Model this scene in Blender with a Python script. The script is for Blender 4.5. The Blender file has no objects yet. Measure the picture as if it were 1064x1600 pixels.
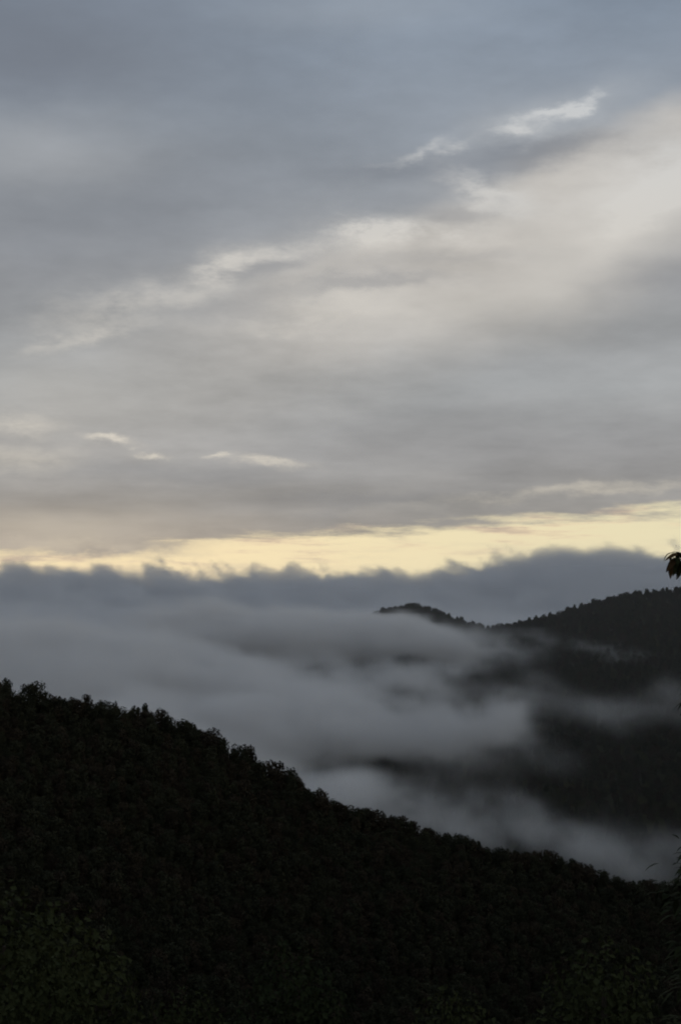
import bpy, bmesh, math, random
import numpy as np
from mathutils import Vector, Matrix, Euler

sc = bpy.context.scene
COL = sc.collection
R = math.radians
random.seed(7)

# ------------------------------------------------------------------ camera
ZC = 400.0                                   # eye height above the datum
FPX = 800.0 / math.tan(R(17.5))              # focal length in photo pixels (1064 x 1600)
TILT = math.atan(120.0 / FPX)
cam_d = bpy.data.cameras.new('camera'); cam = bpy.data.objects.new('camera', cam_d); COL.objects.link(cam)
cam_d.sensor_fit = 'VERTICAL'; cam_d.angle = R(35.0)
cam_d.clip_start = 0.2; cam_d.clip_end = 80000.0
cam.location = (0, 0, ZC); cam.rotation_euler = (R(90) + TILT, 0, 0)
sc.camera = cam

# ------------------------------------------------------------------ render / exposure
sc.view_settings.view_transform = 'Standard'; sc.view_settings.look = 'None'
sc.view_settings.exposure = 0.0; sc.view_settings.gamma = 1.0
sc.view_settings.use_curve_mapping = False
cy = sc.cycles
cy.max_bounces = 8; cy.diffuse_bounces = 2; cy.glossy_bounces = 1; cy.transmission_bounces = 2
cy.volume_bounces = 4; cy.transparent_max_bounces = 8
cy.volume_step_rate = 4.0; cy.volume_max_steps = 512
cy.use_adaptive_sampling = True; cy.adaptive_threshold = 0.03
cy.use_denoising = True
cy.pixel_filter_type = 'BLACKMAN_HARRIS'; cy.filter_width = 2.0

def lin(r, g, b):
    f = lambda c: (c / 255) / 12.92 if c / 255 <= 0.04045 else ((c / 255 + 0.055) / 1.055) ** 2.4
    return (f(r), f(g), f(b))

def ray(px, py):
    """direction in the world of a point of the photograph"""
    cx, cyy = (px - 532.0) / FPX, (800.0 - py) / FPX
    c, s = math.cos(TILT), math.sin(TILT)
    return Vector((cx, c - s * cyy, s + c * cyy))

def at(px, py, D):
    d = ray(px, py); return d * (D / d.y) + Vector((0, 0, ZC))

# ------------------------------------------------------------------ node expressions
class Sx:
    """a socket one can do arithmetic with"""
    def __init__(s, g, sock): s.g, s.s = g, sock
    def __add__(a, b): return a.g.m('ADD', a, b)
    __radd__ = __add__
    def __sub__(a, b): return a.g.m('SUBTRACT', a, b)
    def __rsub__(a, b): return a.g.m('SUBTRACT', b, a)
    def __mul__(a, b): return a.g.m('MULTIPLY', a, b)
    __rmul__ = __mul__
    def __truediv__(a, b): return a.g.m('DIVIDE', a, b)
    def __rtruediv__(a, b): return a.g.m('DIVIDE', b, a)
    def __neg__(a): return a.g.m('MULTIPLY', a, -1.0)

class G:
    def __init__(s, tree): s.t = tree
    def put(s, inp, v):
        if isinstance(v, Sx): s.t.links.new(v.s, inp)
        else: inp.default_value = v
    def m(s, op, a, b=None, c=None, clamp=False):
        n = s.t.nodes.new('ShaderNodeMath'); n.operation = op; n.use_clamp = clamp
        for k, v in enumerate((a, b, c)):
            if v is not None: s.put(n.inputs[k], v)
        return Sx(s, n.outputs[0])
    def mx(s, a, b): return s.m('MAXIMUM', a, b)
    def mn(s, a, b): return s.m('MINIMUM', a, b)
    def sat(s, a): return s.m('ADD', a, 0.0, clamp=True)
    def ss(s, a, lo, hi):
        n = s.t.nodes.new('ShaderNodeMapRange'); n.interpolation_type = 'SMOOTHSTEP'
        s.put(n.inputs[0], a); s.put(n.inputs[1], lo); s.put(n.inputs[2], hi)
        n.inputs[3].default_value = 0.0; n.inputs[4].default_value = 1.0
        return Sx(s, n.outputs[0])
    def xyz(s, v):
        n = s.t.nodes.new('ShaderNodeSeparateXYZ'); s.put(n.inputs[0], v)
        return [Sx(s, o) for o in n.outputs]
    def vec(s, x, y, z):
        n = s.t.nodes.new('ShaderNodeCombineXYZ')
        for k, v in enumerate((x, y, z)): s.put(n.inputs[k], v)
        return Sx(s, n.outputs[0])
    def noise(s, v, scale, detail=3.0, rough=0.55, dist=0.0, out=0):
        n = s.t.nodes.new('ShaderNodeTexNoise'); n.noise_dimensions = '3D'
        s.put(n.inputs['Vector'], v); n.inputs['Scale'].default_value = scale
        n.inputs['Detail'].default_value = detail; n.inputs['Roughness'].default_value = rough
        n.inputs['Distortion'].default_value = dist
        return Sx(s, n.outputs[out])
    def ramp(s, f, stops):
        n = s.t.nodes.new('ShaderNodeValToRGB'); e = n.color_ramp.elements
        while len(e) < len(stops): e.new(0.5)
        for k, (p, c) in enumerate(stops): e[k].position = p; e[k].color = (*c, 1)
        s.put(n.inputs[0], f); return Sx(s, n.outputs[0])
    def mix(s, f, a, b, mode='MIX'):
        n = s.t.nodes.new('ShaderNodeMix'); n.data_type = 'RGBA'; n.blend_type = mode; n.clamp_factor = True
        s.put(n.inputs[0], f)
        for k, v in ((6, a), (7, b)):
            if isinstance(v, Sx): s.t.links.new(v.s, n.inputs[k])
            else: n.inputs[k].default_value = (*v, 1)
        return Sx(s, n.outputs[2])
    def scale(s, col, k):
        n = s.t.nodes.new('ShaderNodeVectorMath'); n.operation = 'SCALE'
        s.put(n.inputs[0], col); s.put(n.inputs['Scale'], k); return Sx(s, n.outputs[0])

# ------------------------------------------------------------------ sky: low sun behind a broken stratus deck
SUN_EL, SUN_AZ = R(3.0), R(-8.0)             # azimuth from +Y towards +X
world = bpy.data.worlds.new('World'); sc.world = world; world.use_nodes = True
world.cycles.sampling_method = 'MANUAL'; world.cycles.sample_map_resolution = 256
wt = world.node_tree; wt.nodes.clear(); g = G(wt)
w_out = wt.nodes.new('ShaderNodeOutputWorld'); bg = wt.nodes.new('ShaderNodeBackground')
wt.links.new(bg.outputs[0], w_out.inputs[0]); bg.inputs[1].default_value = 0.1
skyn = wt.nodes.new('ShaderNodeTexSky'); skyn.sky_type = 'NISHITA'; skyn.sun_disc = False
skyn.sun_elevation = SUN_EL; skyn.sun_rotation = SUN_AZ; skyn.altitude = 400; skyn.dust_density = 2.0
CLEAR_GAIN = 0.42
tc = wt.nodes.new('ShaderNodeTexCoord'); dirv = Sx(g, tc.outputs['Generated'])
dx, dy, dz = g.xyz(dirv)
az = g.m('ARCTAN2', dx, dy); el = g.m('ARCSINE', dz)
def azel(px, py):
    d = ray(px, py).normalized(); return math.atan2(d.x, d.y), math.asin(d.z)
# the deck seen in perspective: direction carried out to a level sheet
den = g.mx(dz, 0.0) + 0.07
P = g.vec(dx / den, dy / den, 0.0)
n_big = g.noise(P, 0.55, 5, 0.55)          # broad swells
den2 = g.mx(dz, 0.0) + 0.22
n_mid = g.noise(g.vec(dx / den2, dy / den2, 0.4), 2.6, 6, 0.62)            # rolls and rags
wq = g.noise(g.vec(az * 1.0, el * 2.2, 0.0), 9.0, 3, 0.6, out=1)
wr, wg_, wb = g.xyz(wq)
azw = az + (wr - 0.5) * 0.06                    # ragged coordinates for the rents in the deck
elw = el + (wg_ - 0.5) * 0.03
wq2 = g.noise(g.vec(az * 1.0, el * 2.5, 0.3), 34.0, 4, 0.65, out=1)
vr, vg, vb = g.xyz(wq2)
azf = azw + (vr - 0.5) * 0.035
elf = elw + (vg - 0.5) * 0.016
def blob(px, py, rx, ry, tilt=0.0, fine=False):
    """soft elliptical patch of sky centred on a bearing and a height; tilt in degrees, positive = rising to the right"""
    a0, e0 = azel(px, py); A, E = (azf, elf) if fine else (azw, elw)
    c, s = math.cos(R(tilt)), math.sin(R(tilt))
    da, de = A - a0, E - e0
    w = 1.2 if fine else 1.0
    u = (da * c + de * s) * (FPX / rx / w); v = (de * c - da * s) * (FPX / ry / w)
    return g.m('EXPONENT', -(u * u + v * v))
def e_of(py): return azel(532, py)[1]
# colour of the deck by height above the horizon
E0, E1 = e_of(900), e_of(0)
t = g.m('DIVIDE', elw - E0, E1 - E0)
pos = lambda py: (e_of(py) - E0) / (E1 - E0)
deck = g.ramp(t, [(0.0, lin(160, 152, 144)), (pos(800), lin(153, 150, 146)), (pos(700), lin(158, 157, 156)), (pos(600), lin(158, 160, 161)),
                  (pos(430), lin(150, 152, 155)), (pos(220), lin(139, 146, 155)), (pos(0), lin(130, 142, 157))])
# light side of the diagonal: thinner cloud
a1, e1 = azel(0, 560); a2, e2 = azel(1064, 130)
sl = (e2 - e1) / (a2 - a1)
dline = (azw * sl + (e1 - a1 * sl)) - elw       # > 0 below the line
thin = g.ss(dline, -0.004, 0.022) * (1.0 - g.ss(dline, 0.045, 0.13))
thin = thin * g.ss(az, -0.26, 0.10)
deck = g.mix(thin * 0.86, deck, lin(195, 190, 183))
br = (n_big - 0.5) * 0.9 + (n_mid - 0.5) * (0.55 + thin * 0.35) + (wb - 0.5) * 0.30 + (vb - 0.5) * 0.14
deck = g.scale(deck, br + 1.0)
rag = g.ss(vb * 0.6 + n_mid * 0.4, 0.28, 0.64) * 1.25
glow = None
for (px, py, rx, ry, tl, k, fine) in [
        (1060, 290, 170, 75, 18, 0.85, False), (1010, 320, 60, 22, 30, 0.5, True), (900, 430, 160, 70, 10, 0.45, False), (560, 360, 40, 12, 0, 0.4, True), (908, 166, 22, 9, 28, 0.75, True), (882, 180, 20, 7, 20, 0.6, True), (838, 198, 24, 8, 14, 0.5, True), (812, 216, 24, 5, 8, 0.5, True), (865, 208, 70, 18, 16, 0.15, True),
        (715, 236, 22, 5, 6, 0.6, True), (672, 232, 34, 7, 12, 0.5, True), (620, 247, 40, 5, 10, 0.35, True), (740, 288, 45, 12, -25, 0.7, True), (800, 318, 45, 14, -10, 0.6, True),
        (600, 365, 75, 20, 8, 0.8, True), (700, 365, 60, 16, 5, 0.45, True), (400, 412, 80, 14, 14, 0.6, True), (350, 420, 28, 18, 0, 0.4, True),
        (520, 465, 110, 22, 5, 0.35, False), (215, 470, 110, 22, 14, 0.45, True), (130, 522, 70, 10, 12, 0.45, True), (470, 498, 120, 9, 2, 0.3, True), (510, 462, 60, 18, 0, 0.35, True), (700, 480, 180, 40, 8, 0.3, False),
        (70, 230, 190, 55, 0, 0.30, False), (560, 10, 220, 40, 0, 0.22, False), (20, 660, 50, 14, 0, 0.5, True),
        (170, 690, 28, 6, -5, 0.95, True), (225, 712, 18, 5, 0, 0.9, True), (325, 713, 16, 4, 0, 1.0, True), (410, 723, 45, 6, -4, 0.7, True),
        (40, 720, 60, 22, 0, 0.35, True), (900, 770, 160, 8, 5, 0.45, True), (90, 820, 180, 22, 0, 0.35, False), (110, 856, 200, 14, 2, 0.35, True), (60, 610, 200, 70, 0, 0.22, False), (860, 190, 130, 34, 18, 0.30, False), (620, 370, 170, 40, 8, 0.28, False), (760, 305, 110, 34, -10, 0.25, False), (380, 430, 140, 34, 14, 0.22, False), (1040, 250, 90, 40, 15, 0.4, True)]:
    b = blob(px, py, rx, ry, tl, fine) * k
    if fine: b = b * rag
    glow = b if glow is None else glow + b
glow = g.sat(glow)
warm = g.ramp(g.m('DIVIDE', el, R(20)), [(0.0, lin(236, 222, 190)), (0.25, lin(222, 214, 200)), (0.6, lin(214, 210, 203)), (1.0, lin(200, 206, 212))])
deck = g.mix(glow * 0.85, deck, warm)
dark = None
for (px, py, rx, ry, tl, k) in [(850, 245, 120, 16, 10, 0.5), (730, 325, 70, 16, 0, 0.35), (420, 425, 60, 12, 8, 0.4), (40, 50, 300, 90, 10, 0.60), (150, 120, 200, 40, 0, 0.2),
                                (150, 330, 260, 80, 15, 0.30), (1040, 430, 90, 30, 0, 0.30), (900, 700, 300, 60, 0, 0.16), (250, 745, 180, 16, 0, 0.2), (560, 790, 200, 14, 3, 0.22), (580, 447, 90, 9, 3, 0.35), (400, 470, 110, 14, 8, 0.2), (690, 410, 120, 10, 5, 0.15), (630, 262, 110, 12, 6, 0.3)]:
    b = blob(px, py, rx, ry, tl, True) * k
    dark = b if dark is None else dark + b
deck = g.mix(g.sat(dark), deck, lin(112, 117, 127))
deck = g.mix(g.ss(el, 0.075, 0.02) * g.ss(az, 0.10, -0.20) * 0.45, deck, lin(186, 170, 152))      # the low western part of the deck, warmed from beneath
# the clear strip under the deck's edge
edge_a = [(0, 873), (240, 846), (600, 816), (1064, 796)]
ae = [azel(*p) for p in edge_a]
sl2 = (ae[3][1] - ae[0][1]) / (ae[3][0] - ae[0][0])
edge = az * sl2 + (ae[0][1] - ae[0][0] * sl2) + 0.002
n_edge = g.noise(g.vec(az * 1.0, el * 7.0, 1.7), 22.0, 6, 0.62)
cover = g.ss((el - edge) + (n_edge - 0.5) * 0.026, -0.0070, 0.0050)
cover = g.mx(cover, g.sat(blob(150, 853, 130, 11, 2, True) * 1.1 + blob(300, 838, 70, 7, 3, True) * 0.5))
isl = g.noise(g.vec(az * 1.0, el * 9.0, 5.1), 16.0, 5, 0.6)
islands = g.ss(isl, 0.48, 0.66) * g.ss(el - edge, -0.030, -0.002) * 0.9
isl_col = g.ramp(isl, [(0.55, lin(232, 208, 176)), (0.72, lin(178, 160, 148))])
clear = g.mix(0.92, g.scale(Sx(g, skyn.outputs[0]), CLEAR_GAIN), g.scale(g.vec(*lin(233, 225, 190)), 10.0))   # thin milky veil over the clear strip
low = g.mix(g.ss(n_edge, 0.48, 0.78) * 0.32, clear, g.scale(g.vec(*lin(196, 184, 164)), 10.0))      # wisps that thin the light
low = g.mix(islands, low, g.scale(isl_col, 10.0))
skycol = g.mix(cover, low, g.scale(deck, 10.0))
wt.links.new(skycol.s, bg.inputs[0])

# ------------------------------------------------------------------ the sun, almost lost behind the deck
sun_d = bpy.data.lights.new('sun', 'SUN'); sun = bpy.data.objects.new('sun', sun_d); COL.objects.link(sun)
sun_d.energy = 0.05; sun_d.angle = R(25); sun_d.color = (1.0, 0.86, 0.68)
sun.rotation_euler = Vector((-math.sin(SUN_AZ) * math.cos(SUN_EL), -math.cos(SUN_AZ) * math.cos(SUN_EL), -math.sin(SUN_EL))).to_track_quat('-Z', 'Y').to_euler()
sun.location = (0, 0, ZC + 200)

# ------------------------------------------------------------------ helpers for objects
def tag(o, label=None, cat=None, group=None, kind=None):
    if label: o['label'] = label
    if cat: o['category'] = cat
    if group: o['group'] = group
    if kind: o['kind'] = kind
    return o
def mesh_obj(name, me, mat, parent=None):
    o = bpy.data.objects.new(name, me); COL.objects.link(o)
    if mat and not me.materials: me.materials.append(mat)
    o.parent = parent; return o
def empty(name, loc, rz=0.0, s=1.0):
    o = bpy.data.objects.new(name, None); COL.objects.link(o); o.location = loc
    o.rotation_euler = (0, 0, rz); o.scale = (s, s, s); o.empty_display_size = 1; return o

def surf_mat(name, stops, scale, rough=0.9, bump=0.0, objspace=True):
    m = bpy.data.materials.new(name); m.use_nodes = True; t_ = m.node_tree; gg = G(t_)
    b = t_.nodes['Principled BSDF']; b.inputs['Roughness'].default_value = rough
    b.inputs['Specular IOR Level'].default_value = 0.04
    c = t_.nodes.new('ShaderNodeTexCoord'); v = Sx(gg, c.outputs['Object'])
    n = gg.noise(v, scale, 4, 0.6)
    if objspace:                                 # a tint of its own for every tree
        oi = t_.nodes.new('ShaderNodeObjectInfo'); n = n + (Sx(gg, oi.outputs['Random']) - 0.5) * 0.35
    col = gg.ramp(n, stops); t_.links.new(col.s, b.inputs['Base Color'])
    if bump:
        bn = t_.nodes.new('ShaderNodeBump'); bn.inputs['Strength'].default_value = bump
        gg.put(bn.inputs['Height'], n); t_.links.new(bn.outputs[0], b.inputs['Normal'])
    return m
M_FOL = surf_mat('foliage', [(0.25, (0.025, 0.026, 0.016)), (0.5, (0.036, 0.036, 0.022)), (0.75, (0.048, 0.046, 0.027))], 0.5)
M_AUT = surf_mat('foliage_russet', [(0.25, (0.030, 0.024, 0.017)), (0.55, (0.043, 0.034, 0.023)), (0.8, (0.056, 0.044, 0.028))], 0.5)
M_NEAR = surf_mat('leaf_green', [(0.3, (0.022, 0.027, 0.012)), (0.7, (0.044, 0.047, 0.019))], 0.6, 0.85)
M_RUST = surf_mat('leaf_brown', [(0.3, (0.045, 0.026, 0.012)), (0.7, (0.090, 0.048, 0.018))], 6.0, 0.7)
M_BARK = surf_mat('bark', [(0.3, (0.035, 0.027, 0.020)), (0.7, (0.075, 0.060, 0.046))], 4.0, 0.95, 0.4)
M_SOIL = surf_mat('woodland_floor', [(0.3, (0.022, 0.020, 0.012)), (0.5, (0.034, 0.034, 0.017)), (0.7, (0.050, 0.042, 0.022))], 0.05, 1.0, 0.0, False)

# ------------------------------------------------------------------ the land: one sheet with its ridges
NEAR_TOP = [(-160, 1058), (-60, 1066), (0, 1069), (30, 1072), (60, 1080), (76, 1086), (110, 1089), (140, 1088), (165, 1096), (205, 1100), (240, 1108), (265, 1115), (303, 1130), (332, 1147), (365, 1165),
            (400, 1180), (425, 1195), (455, 1205), (485, 1231), (512, 1243), (545, 1258), (590, 1267), (640, 1281), (670, 1295), (720, 1304), (760, 1318), (800, 1327),
            (860, 1330), (905, 1341), (950, 1363), (990, 1374), (1064, 1377), (1160, 1385), (1300, 1400)]
FAR_TOP = [(-500, 1140), (0, 1100), (250, 1060), (400, 1030), (500, 1000), (560, 974), (590, 956), (620, 948), (645, 946), (662, 948), (690, 958), (725, 972), (762, 981), (790, 976), (830, 968), (860, 961),
           (885, 953), (910, 946), (945, 934), (985, 928), (1030, 923), (1064, 919), (1150, 908), (1300, 880), (1700, 840)]
D_near = lambda px: 560 + 0.19 * px
D_far = lambda px: 1850.0
CANOPY = 9.5
def crest(tops, Df, drop=CANOPY):
    p = [at(px, py, Df(px)) for px, py in tops]
    return np.array([v.x for v in p]), np.array([v.y for v in p]), np.array([v.z - drop for v in p])
C_near, C_far = crest(NEAR_TOP, D_near), crest(FAR_TOP, D_far, 7.5)
def ridge(c, x, y, front, back, rnd):
    yc = np.interp(x, c[0], c[1]); zc = np.interp(x, c[0], c[2]); d = y - yc
    s = np.where(d < 0, front, back)
    return zc - s * (np.sqrt(d * d + rnd * rnd) - rnd)
def vnoise(x, y, s, seed):
    r_ = np.random.RandomState(seed); o = 0 * x
    for k in range(7):
        a = r_.uniform(0, 2 * np.pi); f = s * r_.uniform(0.6, 1.9); o = o + np.sin((x * np.cos(a) + y * np.sin(a)) * f + r_.uniform(0, 6.28))
    return o / 7
def land(x, y):
    x = np.asarray(x, float); y = np.asarray(y, float)
    home = ZC - 1.7 - 0.40 * np.maximum(y, 0) + 0.10 * np.minimum(y, 0) * -1 + vnoise(x, y, 0.05, 1) * 0.8 * np.clip((y - 4) / 20, 0, 1)
    n = ridge(C_near, x, y, 0.27, 0.45, 10) + vnoise(x, y, 0.02, 2) * 5 * np.clip(np.abs(y - np.interp(x, C_near[0], C_near[1])) / 60, 0, 1)
    f = ridge(C_far, x, y, 0.34, 0.30, 18) + vnoise(x, y, 0.012, 3) * 12 * np.clip(np.abs(y - 1850) / 120, 0, 1)
    floor = 165.0 + vnoise(x, y, 0.006, 5) * 15 + 0 * x
    return np.maximum.reduce([home, n, f, floor])
def axis(lo, hi, near, fine, growth):
    v = [0.0]; st = fine
    while v[-1] < hi:
        v.append(v[-1] + st)
        if v[-1] > near: st *= growth
    w = [0.0]; st = fine
    while w[-1] > lo:
        w.append(w[-1] - st)
        if -w[-1] > min(near, -lo): st *= growth
    return np.array(sorted(set(w[1:] + v)))
xs = axis(-22000, 22000, 700, 9.0, 1.09); ys = axis(-4000, 26000, 2100, 9.0, 1.08)
X, Y = np.meshgrid(xs, ys); Z = land(X, Y)
nx, ny = len(xs), len(ys)
idx = np.arange(nx * ny).reshape(ny, nx)
faces = np.stack([idx[:-1, :-1], idx[:-1, 1:], idx[1:, 1:], idx[1:, :-1]], -1).reshape(-1, 4)
me = bpy.data.meshes.new('terrain'); me.from_pydata(np.stack([X, Y, Z], -1).reshape(-1, 3).tolist(), [], faces.tolist()); me.shade_smooth()
terrain = mesh_obj('terrain', me, M_SOIL); tag(terrain, 'dark wooded hillsides and valley floor under the trees and fog', 'terrain', kind='structure')

# ------------------------------------------------------------------ tree kinds
def tube(bm, pts, rads, seg=6):
    rings = []
    for k, p in enumerate(pts):
        d = (pts[min(k + 1, len(pts) - 1)] - pts[max(k - 1, 0)]).normalized()
        a = d.orthogonal().normalized(); b = d.cross(a)
        rings.append([bm.verts.new(p + (a * math.cos(q) + b * math.sin(q)) * rads[k]) for q in [2 * math.pi * i / seg for i in range(seg)]])
    for r0, r1 in zip(rings[:-1], rings[1:]):
        best = min(range(seg), key=lambda o: sum((r0[i].co - r1[(i + o) % seg].co).length for i in range(seg)))
        for i in range(seg):
            bm.faces.new((r0[i], r0[(i + 1) % seg], r1[(i + 1 + best) % seg], r1[(i + best) % seg]))
    bm.faces.new(rings[-1])
def finish(bm, name):
    m = bpy.data.meshes.new(name); bm.normal_update(); bm.to_mesh(m); bm.free(); return m
def leaf_clump(bm, c, n, size, rng):
    """a bent four-cornered spray of leaves"""
    n = (n + Vector((rng.uniform(-1, 1), rng.uniform(-1, 1), rng.uniform(-1, 1))) * 0.8).normalized()
    a = n.orthogonal().normalized(); b = n.cross(a)
    q = rng.uniform(0, 6.28); a, b = a * math.cos(q) + b * math.sin(q), b * math.cos(q) - a * math.sin(q)
    s = size * rng.uniform(0.6, 1.3); e = s * rng.uniform(0.45, 0.8)
    v = [bm.verts.new(c + a * s), bm.verts.new(c + b * e + n * s * 0.25), bm.verts.new(c - a * s * 0.9), bm.verts.new(c - b * e + n * s * 0.2)]
    bm.faces.new((v[0], v[1], v[2])); bm.faces.new((v[0], v[2], v[3]))
def make_kind(seed, H, W, form, clumps=900, size=0.50):
    """trunk and crown meshes of one tree H metres high and W wide; form: round, tall, wide, ragged"""
    rng = random.Random(seed); tb = bmesh.new()
    lean = Vector((rng.uniform(-.04, .04), rng.uniform(-.04, .04), 1))
    z0 = {'round': .18, 'tall': .16, 'wide': .20, 'ragged': .20}[form]
    top = H * 0.86
    tube(tb, [lean * (top * k / 5) + Vector((rng.uniform(-.1, .1), rng.uniform(-.1, .1), 0)) * k * 0.4 - Vector((0, 0, 1.5 if k == 0 else 0)) for k in range(6)],
         [H * 0.022 * (1 - k / 6.2) for k in range(6)])
    lobes = []
    nl = {'round': 11, 'tall': 11, 'wide': 12, 'ragged': 9}[form]
    for k in range(nl):
        a = 2.4 * k + rng.uniform(-.4, .4); u = (k + 0.5) / nl
        zz = H * (z0 + (0.90 - z0) * u)
        prof = {'round': math.sin(math.pi * min(1, 0.22 + u * 0.72)), 'tall': math.sin(math.pi * min(1, 0.3 + u * 0.66)) * 0.85, 'wide': math.sin(math.pi * min(1, 0.15 + u * 0.7)) ** 0.6,
                'ragged': rng.uniform(0.4, 1.0) * math.sin(math.pi * min(1, 0.2 + u * 0.75))}[form]
        rr = W * 0.5 * prof * rng.uniform(0.35, 0.72)
        c = lean * zz + Vector((math.cos(a) * rr, math.sin(a) * rr, 0)); lr = W * rng.uniform(0.20, 0.30)
        lobes.append((c, lr))
        tube(tb, [lean * (zz * 0.72), lean * (zz * 0.84) + (c - lean * zz) * 0.5, c], [H * 0.011, H * 0.007, H * 0.003], 5)
    cb = bmesh.new(); per = clumps // nl
    for c, lr in lobes:
        for _ in range(per):
            d = Vector((rng.gauss(0, 1), rng.gauss(0, 1), rng.gauss(0, 1) * 0.85)).normalized()
            rad = lr * (0.35 + 0.70 * rng.random() ** 0.5)
            leaf_clump(cb, c + Vector((d.x * rad, d.y * rad, d.z * rad * 0.85)), d, size, rng)
    return finish(tb, 'trunk'), finish(cb, 'crown'), H
KINDS = {}
for nm, seed, H, W, form, mat in [('round', 11, 12, 8.6, 'round', M_FOL), ('round_b', 12, 11, 8.0, 'round', M_AUT), ('wide', 13, 11, 10, 'wide', M_FOL), ('tall', 14, 14, 6.2, 'tall', M_FOL),
                                  ('ragged', 15, 12.5, 7.5, 'ragged', M_AUT), ('wide_b', 16, 10.5, 9.2, 'wide', M_AUT), ('ragged_b', 17, 13, 7, 'ragged', M_FOL)]:
    t_me, c_me, H = make_kind(seed, H, W, form)
    t_me.materials.append(M_BARK); c_me.materials.append(mat); KINDS[nm] = (t_me, c_me, H)
ORD = list(KINDS)
def tree(kind, x, y, top_z=None, height=None, label='', group=None, rz=0.0, wide=1.0):
    t_me, c_me, H = KINDS[kind]; z = float(land(x, y))
    if top_z is not None: height = top_z - z
    o = empty('tree', (x, y, z), rz); s = height / H / 0.98; o.scale = (s * wide, s * wide, s)
    mesh_obj('trunk', t_me, None, o); mesh_obj('crown', c_me, None, o)
    return tag(o, label, 'tree', group)

# ---- single trees that stand out on the near crest: (px, py of top, metres behind the crest, kind, width factor, label)
rng = random.Random(3)
SPECIAL = [(58, 1066, 0, 'round', 1.05, 'large round-crowned tree standing clear above the black ridge at its upper end'),
           (44, 1070, 4, 'wide', 0.8, 'small tree touching the left side of the large round-crowned tree'),
           (12, 1060, 2, 'ragged_b', 0.75, 'thin spiky-topped tree beside the photo edge, left of the large round-crowned tree'),
           (138, 1085, 1, 'ragged', 0.9, 'low bushy tree with ragged twigs on the flat stretch of the black ridge'),
           (180, 1096, 0, 'ragged_b', 0.6, 'small sprig-topped tree just left of the narrow upright tree on the ridge'),
           (228, 1098, 0, 'tall', 0.75, 'narrow upright tree poking up where the black ridge starts to fall'),
           (252, 1108, 0, 'round_b', 0.9, 'round tree just right of the narrow upright tree on the black ridge'),
           (348, 1152, 0, 'round', 0.7, 'small round tree at the small notch halfway down the black ridge'),
           (377, 1164, 1, 'wide', 0.85, 'flat-topped tree of the double hump, on its uphill side'),
           (391, 1166, 0, 'round_b', 0.8, 'tree of the double hump, on its downhill side'),
           (432, 1193, 0, 'wide_b', 1.0, 'broad low tree between the double hump and the steep drop of the ridge'),
           (455, 1201, 0, 'round', 1.0, 'bulging tree at the lip of the steep drop of the ridge'),
           (500, 1233, 0, 'round_b', 0.9, 'round tree at the foot of the steep drop of the ridge'),
           (575, 1263, 0, 'wide', 0.9, 'broad tree on the gentle lower slope of the black ridge below the steep drop'),
           (648, 1283, 0, 'ragged', 1.0, 'small pointed tree on the lower slope where the valley fog is widest')]
for px, py, back, kd, w, lab in SPECIAL:
    D = D_near(px) + back; p = at(px, py, D)
    tree(kd, p.x, D, top_z=p.z, label=lab, rz=rng.uniform(0, 6.28), wide=w)
# ---- the unbroken canopy of the near crest, tree by tree
taken = [at(s[0], s[1], D_near(s[0])).x for s in SPECIAL]
near_pts = []
SEG = [(36, 'at the upper end of the black ridge, beside the photo edge'), (120, 'on the flat stretch after the large round-crowned tree'), (215, 'where the ridge begins to fall, before the narrow upright tree'), (335, 'on the slope between the narrow upright tree and the notch'),
       (425, 'around the double hump of the black ridge'), (520, 'beside the steep drop of the black ridge'), (640, 'on the gentle slope below the steep drop'), (780, 'on the lower slope under the widest valley fog'), (930, 'where fog blurs the low end of the black ridge'), (9999, 'at the lowest end of the ridge, beside the close tree')]
for row, off in enumerate((0.0, -6.0)):
    px = -14.0 + row * 6
    while px < 1080:
        D = D_near(px) + off + rng.uniform(-1.5, 1.5); top = np.interp(px, [p[0] for p in NEAR_TOP], [p[1] for p in NEAR_TOP])
        p = at(px, top, D_near(px)); x = p.x * D / D_near(px)
        if row or min(abs(x - q) for q in taken) > 2.0:
            z = float(land(x, D)); hgt = (p.z - z) * rng.choice((rng.uniform(0.80, 0.95), rng.uniform(0.92, 1.06))) if row == 0 else 10.0 * rng.uniform(0.8, 1.02)
            hgt = max(6.0, hgt)
            tree(rng.choice(ORD), x, D, height=hgt, rz=rng.uniform(0, 6.28), wide=rng.uniform(0.95, 1.45),
                 label=['dark skyline tree ', 'second-row tree '][row] + next(t_ for e_, t_ in SEG if px < e_),
                 group=['skyline trees ', 'second-row trees '][row] + next(t_ for e_, t_ in SEG if px < e_))
        px += rng.uniform(12, 27)
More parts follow.
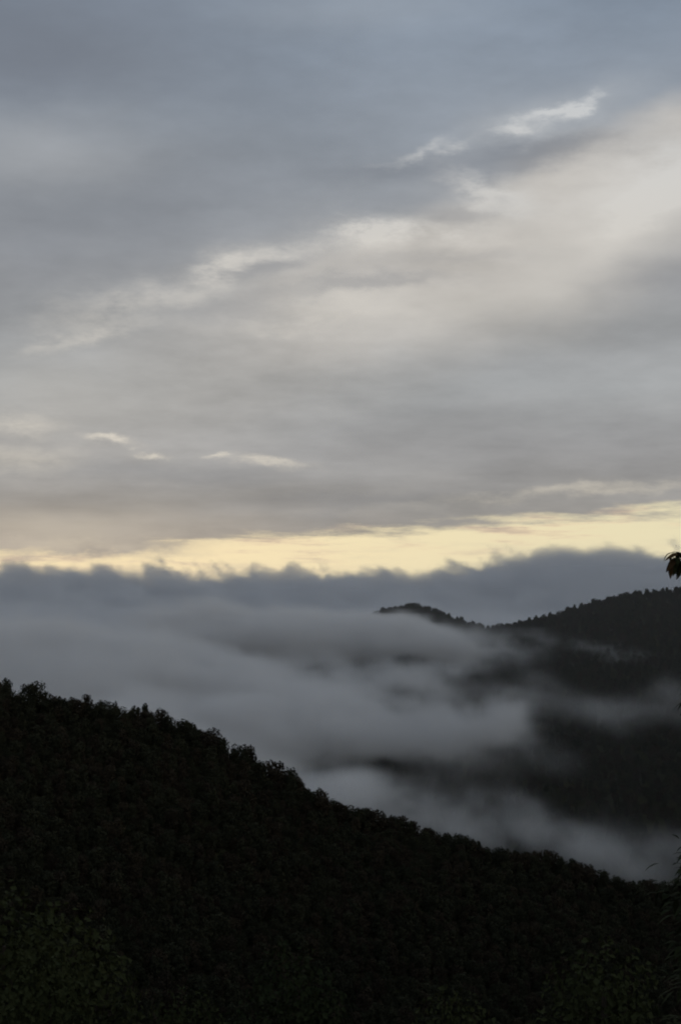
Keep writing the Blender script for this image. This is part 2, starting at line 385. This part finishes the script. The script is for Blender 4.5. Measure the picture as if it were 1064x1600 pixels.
# ---- the far crest above the fog
FSPEC = [(720, 963, 'tall', 'small upright tree sticking up on the far ridge, in the dip before the gap'), (645, 942, 'wide', 'flat-topped tree at the highest point of the small far knoll'), (778, 974, 'round', 'rounded tree on the hill side of the gap in the far ridge')]
for px, py, kd, lab in FSPEC:
    p = at(px, py, 1850); tree(kd, p.x, 1850, top_z=p.z, label=lab, wide=1.0)
px = 598.0
while px < 1075:
    p = at(px, np.interp(px, [q[0] for q in FAR_TOP], [q[1] for q in FAR_TOP]), 1850); z = float(land(p.x, 1850))
    fringe = next(t_ for e_, t_ in ((665, 'on the crown of the small far knoll above the fog'), (730, 'on the falling side of the small far knoll'), (790, 'in the gap between the far knoll and the far hill'), (880, 'on the lowest part of the rising far hilltop'), (970, 'halfway up the rising far hilltop'), (9999, 'on the highest part of the far hilltop, under the leaf spray')) if px < e_)
    tree(rng.choice(['round', 'wide', 'wide_b', 'round_b', 'ragged']), p.x, 1850 + rng.uniform(-4, 2), height=max(5.0, (p.z - z) * rng.uniform(0.72, 1.06)), rz=rng.uniform(0, 6.28), wide=rng.uniform(1.5, 2.4),
         label='tiny dark tree ' + fringe, group='far fringe trees ' + fringe)
    px += rng.uniform(5, 13)

# ------------------------------------------------------------------ the woods on the slopes: masses nobody could count
def woods(name, label, pts, kinds, smin, smax):
    m = bpy.data.meshes.new(name); m.from_pydata([tuple(p) for p in pts], [], []); n = len(pts)
    rs = np.random.RandomState(len(pts))
    a = m.attributes.new('size', 'FLOAT', 'POINT'); a.data.foreach_set('value', rs.uniform(smin, smax, n).astype(np.float32))
    a = m.attributes.new('turn', 'FLOAT', 'POINT'); a.data.foreach_set('value', rs.uniform(0, 6.28, n).astype(np.float32))
    a = m.attributes.new('pick', 'INT', 'POINT'); a.data.foreach_set('value', rs.randint(0, len(kinds), n).astype(np.int32))
    o = mesh_obj(name, m, None); t_ = bpy.data.node_groups.new(name, 'GeometryNodeTree')
    t_.interface.new_socket('Geometry', in_out='INPUT', socket_type='NodeSocketGeometry'); t_.interface.new_socket('Geometry', in_out='OUTPUT', socket_type='NodeSocketGeometry')
    N = t_.nodes; L = t_.links; gi = N.new('NodeGroupInput'); go = N.new('NodeGroupOutput')
    jn = N.new('GeometryNodeGeometryToInstance'); ip = N.new('GeometryNodeInstanceOnPoints'); ip.inputs['Pick Instance'].default_value = True
    for k in reversed(kinds):
        oi = N.new('GeometryNodeObjectInfo'); oi.inputs[0].default_value = PROTO[k]; oi.inputs['As Instance'].default_value = False
        oi.transform_space = 'ORIGINAL'; L.new(oi.outputs['Geometry'], jn.inputs[0])
    def attr(nm, ty):
        x = N.new('GeometryNodeInputNamedAttribute'); x.data_type = ty; x.inputs[0].default_value = nm; return x.outputs[0]
    L.new(gi.outputs[0], ip.inputs['Points']); L.new(jn.outputs[0], ip.inputs['Instance']); L.new(attr('pick', 'INT'), ip.inputs['Instance Index'])
    cx = N.new('ShaderNodeCombineXYZ'); L.new(attr('turn', 'FLOAT'), cx.inputs[2]); L.new(cx.outputs[0], ip.inputs['Rotation']); L.new(attr('size', 'FLOAT'), ip.inputs['Scale'])
    L.new(ip.outputs[0], go.inputs[0]); md = o.modifiers.new('woods', 'NODES'); md.node_group = t_
    return tag(o, label, 'forest', kind='stuff')
PROTO = {}
for o in bpy.data.objects:
    if o.name.startswith('crown'):
        for k, (tm, cm, H) in KINDS.items():
            if o.data == cm and k not in PROTO: PROTO[k] = o
def scatter(x0, x1, y0, y1, step, seed, ok):
    rs = np.random.RandomState(seed); gx, gy = np.meshgrid(np.arange(x0, x1, step), np.arange(y0, y1, step))
    gx = gx + rs.uniform(-.45, .45, gx.shape) * step; gy = gy + rs.uniform(-.45, .45, gy.shape) * step
    gx, gy = gx.ravel(), gy.ravel(); k = ok(gx, gy); gx, gy = gx[k], gy[k]
    return np.stack([gx, gy, land(gx, gy) - 0.4], -1)
inview = lambda x, y, m=40: np.abs(x) < y * 0.235 + m
yc_near = lambda x: np.interp(x, C_near[0], C_near[1])
pts = scatter(-260, 260, 300, 780, 3.6, 21, lambda x, y: inview(x, y) & ((y < yc_near(x) - 11) | ((y > yc_near(x) + 5) & (y < yc_near(x) + 32))) & (y > 330))
woods('near_forest', 'black forest canopy covering the near hillside below its crest', pts, [k for k in ORD if k in PROTO], 0.32, 0.78)
pts = scatter(-620, 740, 1000, 1900, 7.5, 22, lambda x, y: inview(x, y, 160) & (y < 1900))
woods('far_forest', 'dark forest on the far hill, partly veiled by drifting fog', pts, [k for k in ORD if k in PROTO], 0.55, 1.0)

# ------------------------------------------------------------------ fog: grids of droplets
def fog_mat(name, albedo, g_aniso):
    m = bpy.data.materials.new(name); m.use_nodes = True; t_ = m.node_tree; t_.nodes.clear()
    o = t_.nodes.new('ShaderNodeOutputMaterial'); v = t_.nodes.new('ShaderNodeVolumePrincipled')
    v.inputs['Color'].default_value = (*albedo, 1); v.inputs['Density'].default_value = 0.01      # the grids hold hundredths per metre; v.inputs['Anisotropy'].default_value = g_aniso
    t_.links.new(v.outputs[0], o.inputs['Volume']); return m
M_FOG = fog_mat('fog', (0.945, 0.917, 0.893), 0.15)
M_BANK = fog_mat('bank_cloud', (0.866, 0.856, 0.858), 0.10)
def fog(name, label, lo, hi, vox, field, mat=None):
    mat = mat or M_FOG
    lo, hi = Vector(lo), Vector(hi); bm = bmesh.new(); bmesh.ops.create_cube(bm, size=1.0)
    for v in bm.verts: v.co = Vector(((lo[k] + hi[k]) / 2 + v.co[k] * (hi[k] - lo[k]) for k in range(3)))
    o = mesh_obj(name, finish(bm, name), mat)
    t_ = bpy.data.node_groups.new(name, 'GeometryNodeTree')
    t_.interface.new_socket('Geometry', in_out='INPUT', socket_type='NodeSocketGeometry'); t_.interface.new_socket('Geometry', in_out='OUTPUT', socket_type='NodeSocketGeometry')
    N = t_.nodes; L = t_.links; go = N.new('NodeGroupOutput'); N.new('NodeGroupInput'); vc = N.new('GeometryNodeVolumeCube'); sm = N.new('GeometryNodeSetMaterial')
    vc.inputs['Min'].default_value = lo; vc.inputs['Max'].default_value = hi
    for k, a in enumerate('XYZ'): vc.inputs['Resolution ' + a].default_value = int((hi[k] - lo[k]) / vox[k])
    gg = G(t_); p = Sx(gg, N.new('GeometryNodeInputPosition').outputs[0])
    L.new((field(gg, p) * 100.0).s, vc.inputs['Density']); L.new(vc.outputs[0], sm.inputs[0]); sm.inputs['Material'].default_value = mat; L.new(sm.outputs[0], go.inputs[0])
    md = o.modifiers.new('fog', 'NODES'); md.node_group = t_
    return tag(o, label, 'fog', kind='stuff')

# patches of the valley fog: (px, py, distance, half-width px, half-height px, half-depth m, tilt (down to the right), weight)
PATCH = [
    (60, 1050, 1450, 480, 110, 330, 2, 1.3), (330, 1112, 1400, 330, 92, 300, 4, 1.3), (200, 1180, 1150, 360, 105, 200, 14, 1.2), (470, 1130, 1300, 230, 66, 220, 10, 0.9),
    (460, 990, 1680, 360, 58, 150, 5, 1.35), (640, 992, 1660, 190, 44, 110, 11, 0.95), (620, 1072, 1450, 160, 34, 110, -14, 0.50),
    (690, 1140, 1300, 120, 58, 100, 22, 0.62), (775, 1120, 1280, 90, 46, 90, -20, 0.50), (600, 1150, 1280, 120, 44, 100, 14, 0.55),
    (450, 1228, 935, 150, 52, 80, 12, 0.75), (560, 1240, 930, 110, 44, 80, 10, 0.55)]
VEIL = [                                        # thin, torn fog in front of the far slope
    (700, 1002, 1660, 170, 46, 110, 10, 1.1), (790, 1012, 1640, 110, 26, 90, 10, 0.6), (720, 1036, 1500, 120, 34, 90, -16, 0.40),
    (560, 1112, 1300, 230, 60, 150, 14, 1.0), (680, 1135, 1260, 190, 90, 110, 22, 0.8), (775, 1118, 1240, 140, 70, 90, -20, 0.8), (660, 1060, 1500, 120, 36, 100, -12, 0.6),
    (945, 1108, 1280, 105, 44, 80, 8, 0.48), (1075, 1105, 1260, 100, 56, 80, 0, 0.40), (810, 1155, 1220, 130, 50, 80, 16, 0.38),
    (500, 1238, 930, 190, 66, 90, 12, 1.2), (620, 1266, 920, 190, 62, 90, 10, 1.2), (760, 1296, 910, 200, 60, 90, 10, 0.85), (890, 1325, 900, 190, 58, 85, 8, 0.68), (1020, 1338, 900, 190, 70, 85, 4, 0.50),
    (930, 1010, 1690, 260, 17, 80, 8.5, 0.6), (540, 1050, 1500, 220, 46, 120, 4, 0.9), (420, 1060, 1450, 200, 50, 120, 4, 0.8)]
def patches(gg, X_, Y_, Z_, rows):
    tot = None
    for px, py, D, rx, rz, ry, tl, w in rows:
        q = at(px, py, D); sx, sz = rx * D / FPX, rz * D / FPX; co, si = math.cos(R(tl)), math.sin(R(tl))
        dx_, dz_ = X_ - q.x, Z_ - q.z
        u = (dx_ * co - dz_ * si) / sx; v = (dx_ * si + dz_ * co) / sz; k = (Y_ - q.y) / ry
        f = gg.mx(1.0 - (u * u + v * v + k * k), 0.0); f = f * f * w
        tot = f if tot is None else tot + f
    return tot
def valley_field(gg, p):
    x, y, z = gg.xyz(p)
    wn = gg.noise(p, 0.011, 4, 0.6, 0.0, out=1); a, b, c = gg.xyz(wn)
    X_, Y_, Z_ = x + (a - 0.5) * 120.0, y + (b - 0.5) * 120.0, z + (c - 0.5) * 60.0
    n = gg.noise(gg.vec(x * 0.8, y * 0.8, z * 1.7), 0.015, 3, 0.55) * 0.5 + gg.noise(gg.vec(x * 0.9, y * 0.7, z * 1.5), 0.040, 5, 0.65) * 0.5
    n2 = gg.noise(gg.vec(x * 1.0 + z * 0.8, y * 0.6, z * 1.5), 0.022, 6, 0.68)
    thick = gg.ss(patches(gg, X_, Y_, Z_, PATCH) + (n - 0.5) * 1.7, 0.18, 0.80) * gg.ss(patches(gg, x, y, z, [(p_[0], p_[1], p_[2], p_[3] * 1.3, p_[4] * 1.3, p_[5] * 1.3, p_[6], p_[7]) for p_ in PATCH]), 0.0, 0.12) * 0.040
    veil = patches(gg, X_, Y_, Z_, VEIL) * gg.ss(n2, 0.40, 0.62) * 0.0185
    mist = gg.ss(x, -660.0, -480.0) * (1.0 - gg.ss(x, 470.0, 690.0)) * gg.ss(y, 880.0, 1300.0) * (1.0 - gg.ss(z, ZC - 10.0, ZC + 30.0)) * 0.00012      # light mist between the hills
    return thick + veil + mist
fog('valley_fog', 'grey fog drifting in layers through the valley between the black ridge and the far hill', (-670, 780, 130), (700, 1840, 440), (5.5, 9, 4.5), valley_field)
def bank_field(gg, p):
    x, y, z = gg.xyz(p)
    n1 = gg.noise(gg.vec(x, y * 0.4, 0.0), 0.0022, 3, 0.5); n2 = gg.noise(gg.vec(x + z * 0.6, y * 0.30, z * 1.1), 0.0125, 6, 0.66)
    n3 = gg.noise(gg.vec(x, y * 0.2, 7.0), 0.0045, 2, 0.5)
    rise = gg.ss(y, 3100.0, 3950.0) * (1.0 - gg.ss(y, 4100.0, 4350.0) * 0.55)
    right = gg.ss(x, 120.0, 520.0)
    top = (ZC - 36.0) + rise * (80.0 + right * 55.0) + (n1 - 0.5) * (rise * 20.0 + 90.0) + (n2 - 0.5) * (rise * (20.0 + gg.ss(n3, 0.38, 0.62) * 190.0) + 70.0)
    return gg.ss(top - z, 0.0, 28.0) * gg.ss(z, 180.0, 260.0) * 0.010
fog('fog_bank', 'long grey bank of low cloud on the horizon under the bright strip of sky', (-1300, 1960, 180), (1300, 4600, 600), (7.5, 26, 5.5), bank_field, M_BANK)

# ------------------------------------------------------------------ plants close by
def make_leaf(L, W, droop, fold=0.18, seg=6):
    """a lance-shaped leaf from its stalk at the origin along +X, folded at the midrib and bending down"""
    bm = bmesh.new(); rows = []; x = z = 0.0; a = 0.0
    for k in range(seg + 1):
        u = k / seg; w = W * 0.5 * (math.sin(math.pi * min(1.0, u * 0.93 + 0.05)) ** 0.8) * (1 - 0.25 * u)
        rows.append([bm.verts.new((x, -w, z + w * fold * 2)), bm.verts.new((x, 0, z)), bm.verts.new((x, w, z + w * fold * 2))])
        a -= droop / seg; x += math.cos(a) * L / seg; z += math.sin(a) * L / seg
    for r0, r1 in zip(rows[:-1], rows[1:]):
        bm.faces.new((r0[0], r0[1], r1[1], r1[0])); bm.faces.new((r0[1], r0[2], r1[2], r1[1]))
    return finish(bm, 'leaf')
LEAVES = [make_leaf(0.17, 0.060, 1.3), make_leaf(0.19, 0.070, 0.9), make_leaf(0.15, 0.05, 1.8)]
for k, m in enumerate(LEAVES): m.materials.append(M_NEAR)
LEAF_BROWN = make_leaf(0.19, 0.065, 0.8); LEAF_BROWN.materials.append(M_RUST)
def leaf_mass(bm, c, d, L, rng):
    """one leaf of a crown: a bent blade of four faces, hanging outward"""
    d = d.normalized(); side = d.cross(Vector((0, 0, 1)));  side = side.normalized() if side.length > 1e-3 else Vector((1, 0, 0))
    w = L * rng.uniform(0.13, 0.2); dn = Vector((0, 0, -1)); prev = None
    for k in range(4):
        u = k / 3; p = c + d * (L * u) + dn * (L * 0.55 * u * u); ww = w * (0.25, 1, 0.8, 0.06)[k]
        row = (bm.verts.new(p - side * ww), bm.verts.new(p + side * ww))
        if prev: bm.faces.new((prev[0], prev[1], row[1], row[0]))
        prev = row
DT = 14.0
tb = at(1245, 900, DT); tx, ty = tb.x, DT; tz = float(land(tx, ty))
near_tree = empty('tree', (tx, ty, tz)); tag(near_tree, 'close leafy tree at the edge, its drooping leaf spray hanging above the far hill', 'tree')
rn = random.Random(5); bmt = bmesh.new(); bml = bmesh.new()
tipw = at(1053, 867, DT); tip = tipw - Vector((tx, ty, tz)); Ht = tip.z + 0.9
tube(bmt, [Vector((0, 0, -0.5)), Vector((0.05, 0, Ht * .25)), Vector((-0.04, 0.06, Ht * .5)), Vector((0.06, 0.02, Ht * .78)), Vector((0.0, 0, Ht))], [0.15, 0.125, 0.10, 0.06, 0.02], 10)
limbs = []
for k in range(26):
    z0 = Ht * (0.28 + 0.68 * k / 26); a = 2.4 * k; ln = rn.uniform(0.7, 1.25) * (1.0 if z0 < Ht * 0.8 else 0.55)
    if math.cos(a) < 0 and tip.z - 1.3 < z0: ln *= 0.6
    e = Vector((math.cos(a) * ln, math.sin(a) * ln, z0 + 0.25 * ln)); limbs.append((Vector((0, 0, z0)), e))
# lower boughs reach further out towards the valley
for px_, py_ in ((1056, 1395), (1062, 1350), (1052, 1440), (1050, 1490), (1048, 1540)):
    q = at(px_ + 26, py_ - 8, DT + rn.uniform(-.3, .3)) - Vector((tx, ty, tz)); limbs.append((Vector((0, 0, q.z - 0.35)), q))
for p0, p1 in limbs:
    mid = (p0 + p1) / 2 + Vector((0, 0, 0.08)); tube(bmt, [p0, mid, p1], [0.028, 0.018, 0.006], 5)
    for _ in range(280):
        u = rn.uniform(0.35, 1.02); c = p0.lerp(p1, u) + Vector((rn.gauss(0, .09), rn.gauss(0, .12), rn.gauss(0, .09)))
        d = (p1 - p0).normalized() + Vector((rn.gauss(0, .8), rn.gauss(0, .8), rn.gauss(-.2, .6)))
        leaf_mass(bml, c, d, rn.uniform(0.09, 0.16), rn)
twig = [Vector((0, 0, tip.z - 0.25)), Vector((tip.x * .45, 0, tip.z - .02)), tip + Vector((.10, 0, .03)), tip]
tube(bmt, twig, [0.02, 0.012, 0.006, 0.003], 6)
mesh_obj('trunk', finish(bmt, 'trunk'), M_BARK, near_tree)
cr = mesh_obj('crown', finish(bml, 'leaves'), M_NEAR, near_tree); cr['kind'] = 'stuff'
# the spray itself, leaf by leaf: (offset along the twig, heading, first pitch, mesh)
for k in range(24):
    hd = 137.5 * k + 20; lm = (LEAVES[0], LEAVES[1], LEAVES[2], LEAF_BROWN)[(0, 2, 1, 0, 3, 1, 2, 0)[k % 8]]
    o = mesh_obj('leaf', lm, None, near_tree); o.location = tip + Vector((0.02 * (k % 5) - 0.02, rn.uniform(-.02, .02), -0.004 * k + 0.02))
    o.rotation_euler = Euler((rn.uniform(-.5, .5), -R(18 - 3.2 * k), R(hd)), 'XYZ'); o.scale = (rn.uniform(0.75, 1.0),) * 3
# young trees on the slope below the viewpoint, their heads just catching the light
t_me, c_me, H_ = make_kind(31, 7.0, 4.2, 'ragged', 6500, 0.075); t_me.materials.append(M_BARK); c_me.materials.append(M_NEAR); KINDS['young_a'] = (t_me, c_me, H_)
t_me, c_me, H_ = make_kind(32, 7.0, 4.6, 'round', 6500, 0.075); t_me.materials.append(M_BARK); c_me.materials.append(M_NEAR); KINDS['young_b'] = (t_me, c_me, H_)
for px_, py_, D, kd, w, lab in [(-20, 1400, 36, 'young_a', 1.0, 'dim green bush cut by the photo edge on the lower dark slope'), (95, 1432, 38, 'young_b', 0.9, 'dim green bush with pale tips beside the bush cut by the photo edge'),
                                (60, 1500, 30, 'young_a', 0.8, 'lower dim bush in front of the pale-tipped bush in the dark corner'), (455, 1492, 36, 'young_b', 0.8, 'yellowish green bush alone at the bottom centre of the dark slope'),
                                (300, 1555, 33, 'young_a', 0.7, 'barely visible bush at the bottom, between the yellowish bush and the corner bushes'), (930, 1480, 36, 'young_a', 0.9, 'dim bush in the dark slope beside the close leafy tree'),
                                (720, 1560, 32, 'young_b', 0.8, 'barely visible bush at the bottom, halfway from the yellowish bush to the close tree')]:
    p = at(px_, py_, D); tree(kd, p.x, D, top_z=p.z, label=lab, rz=rng.uniform(0, 6.28), wide=w)['category'] = 'bush'
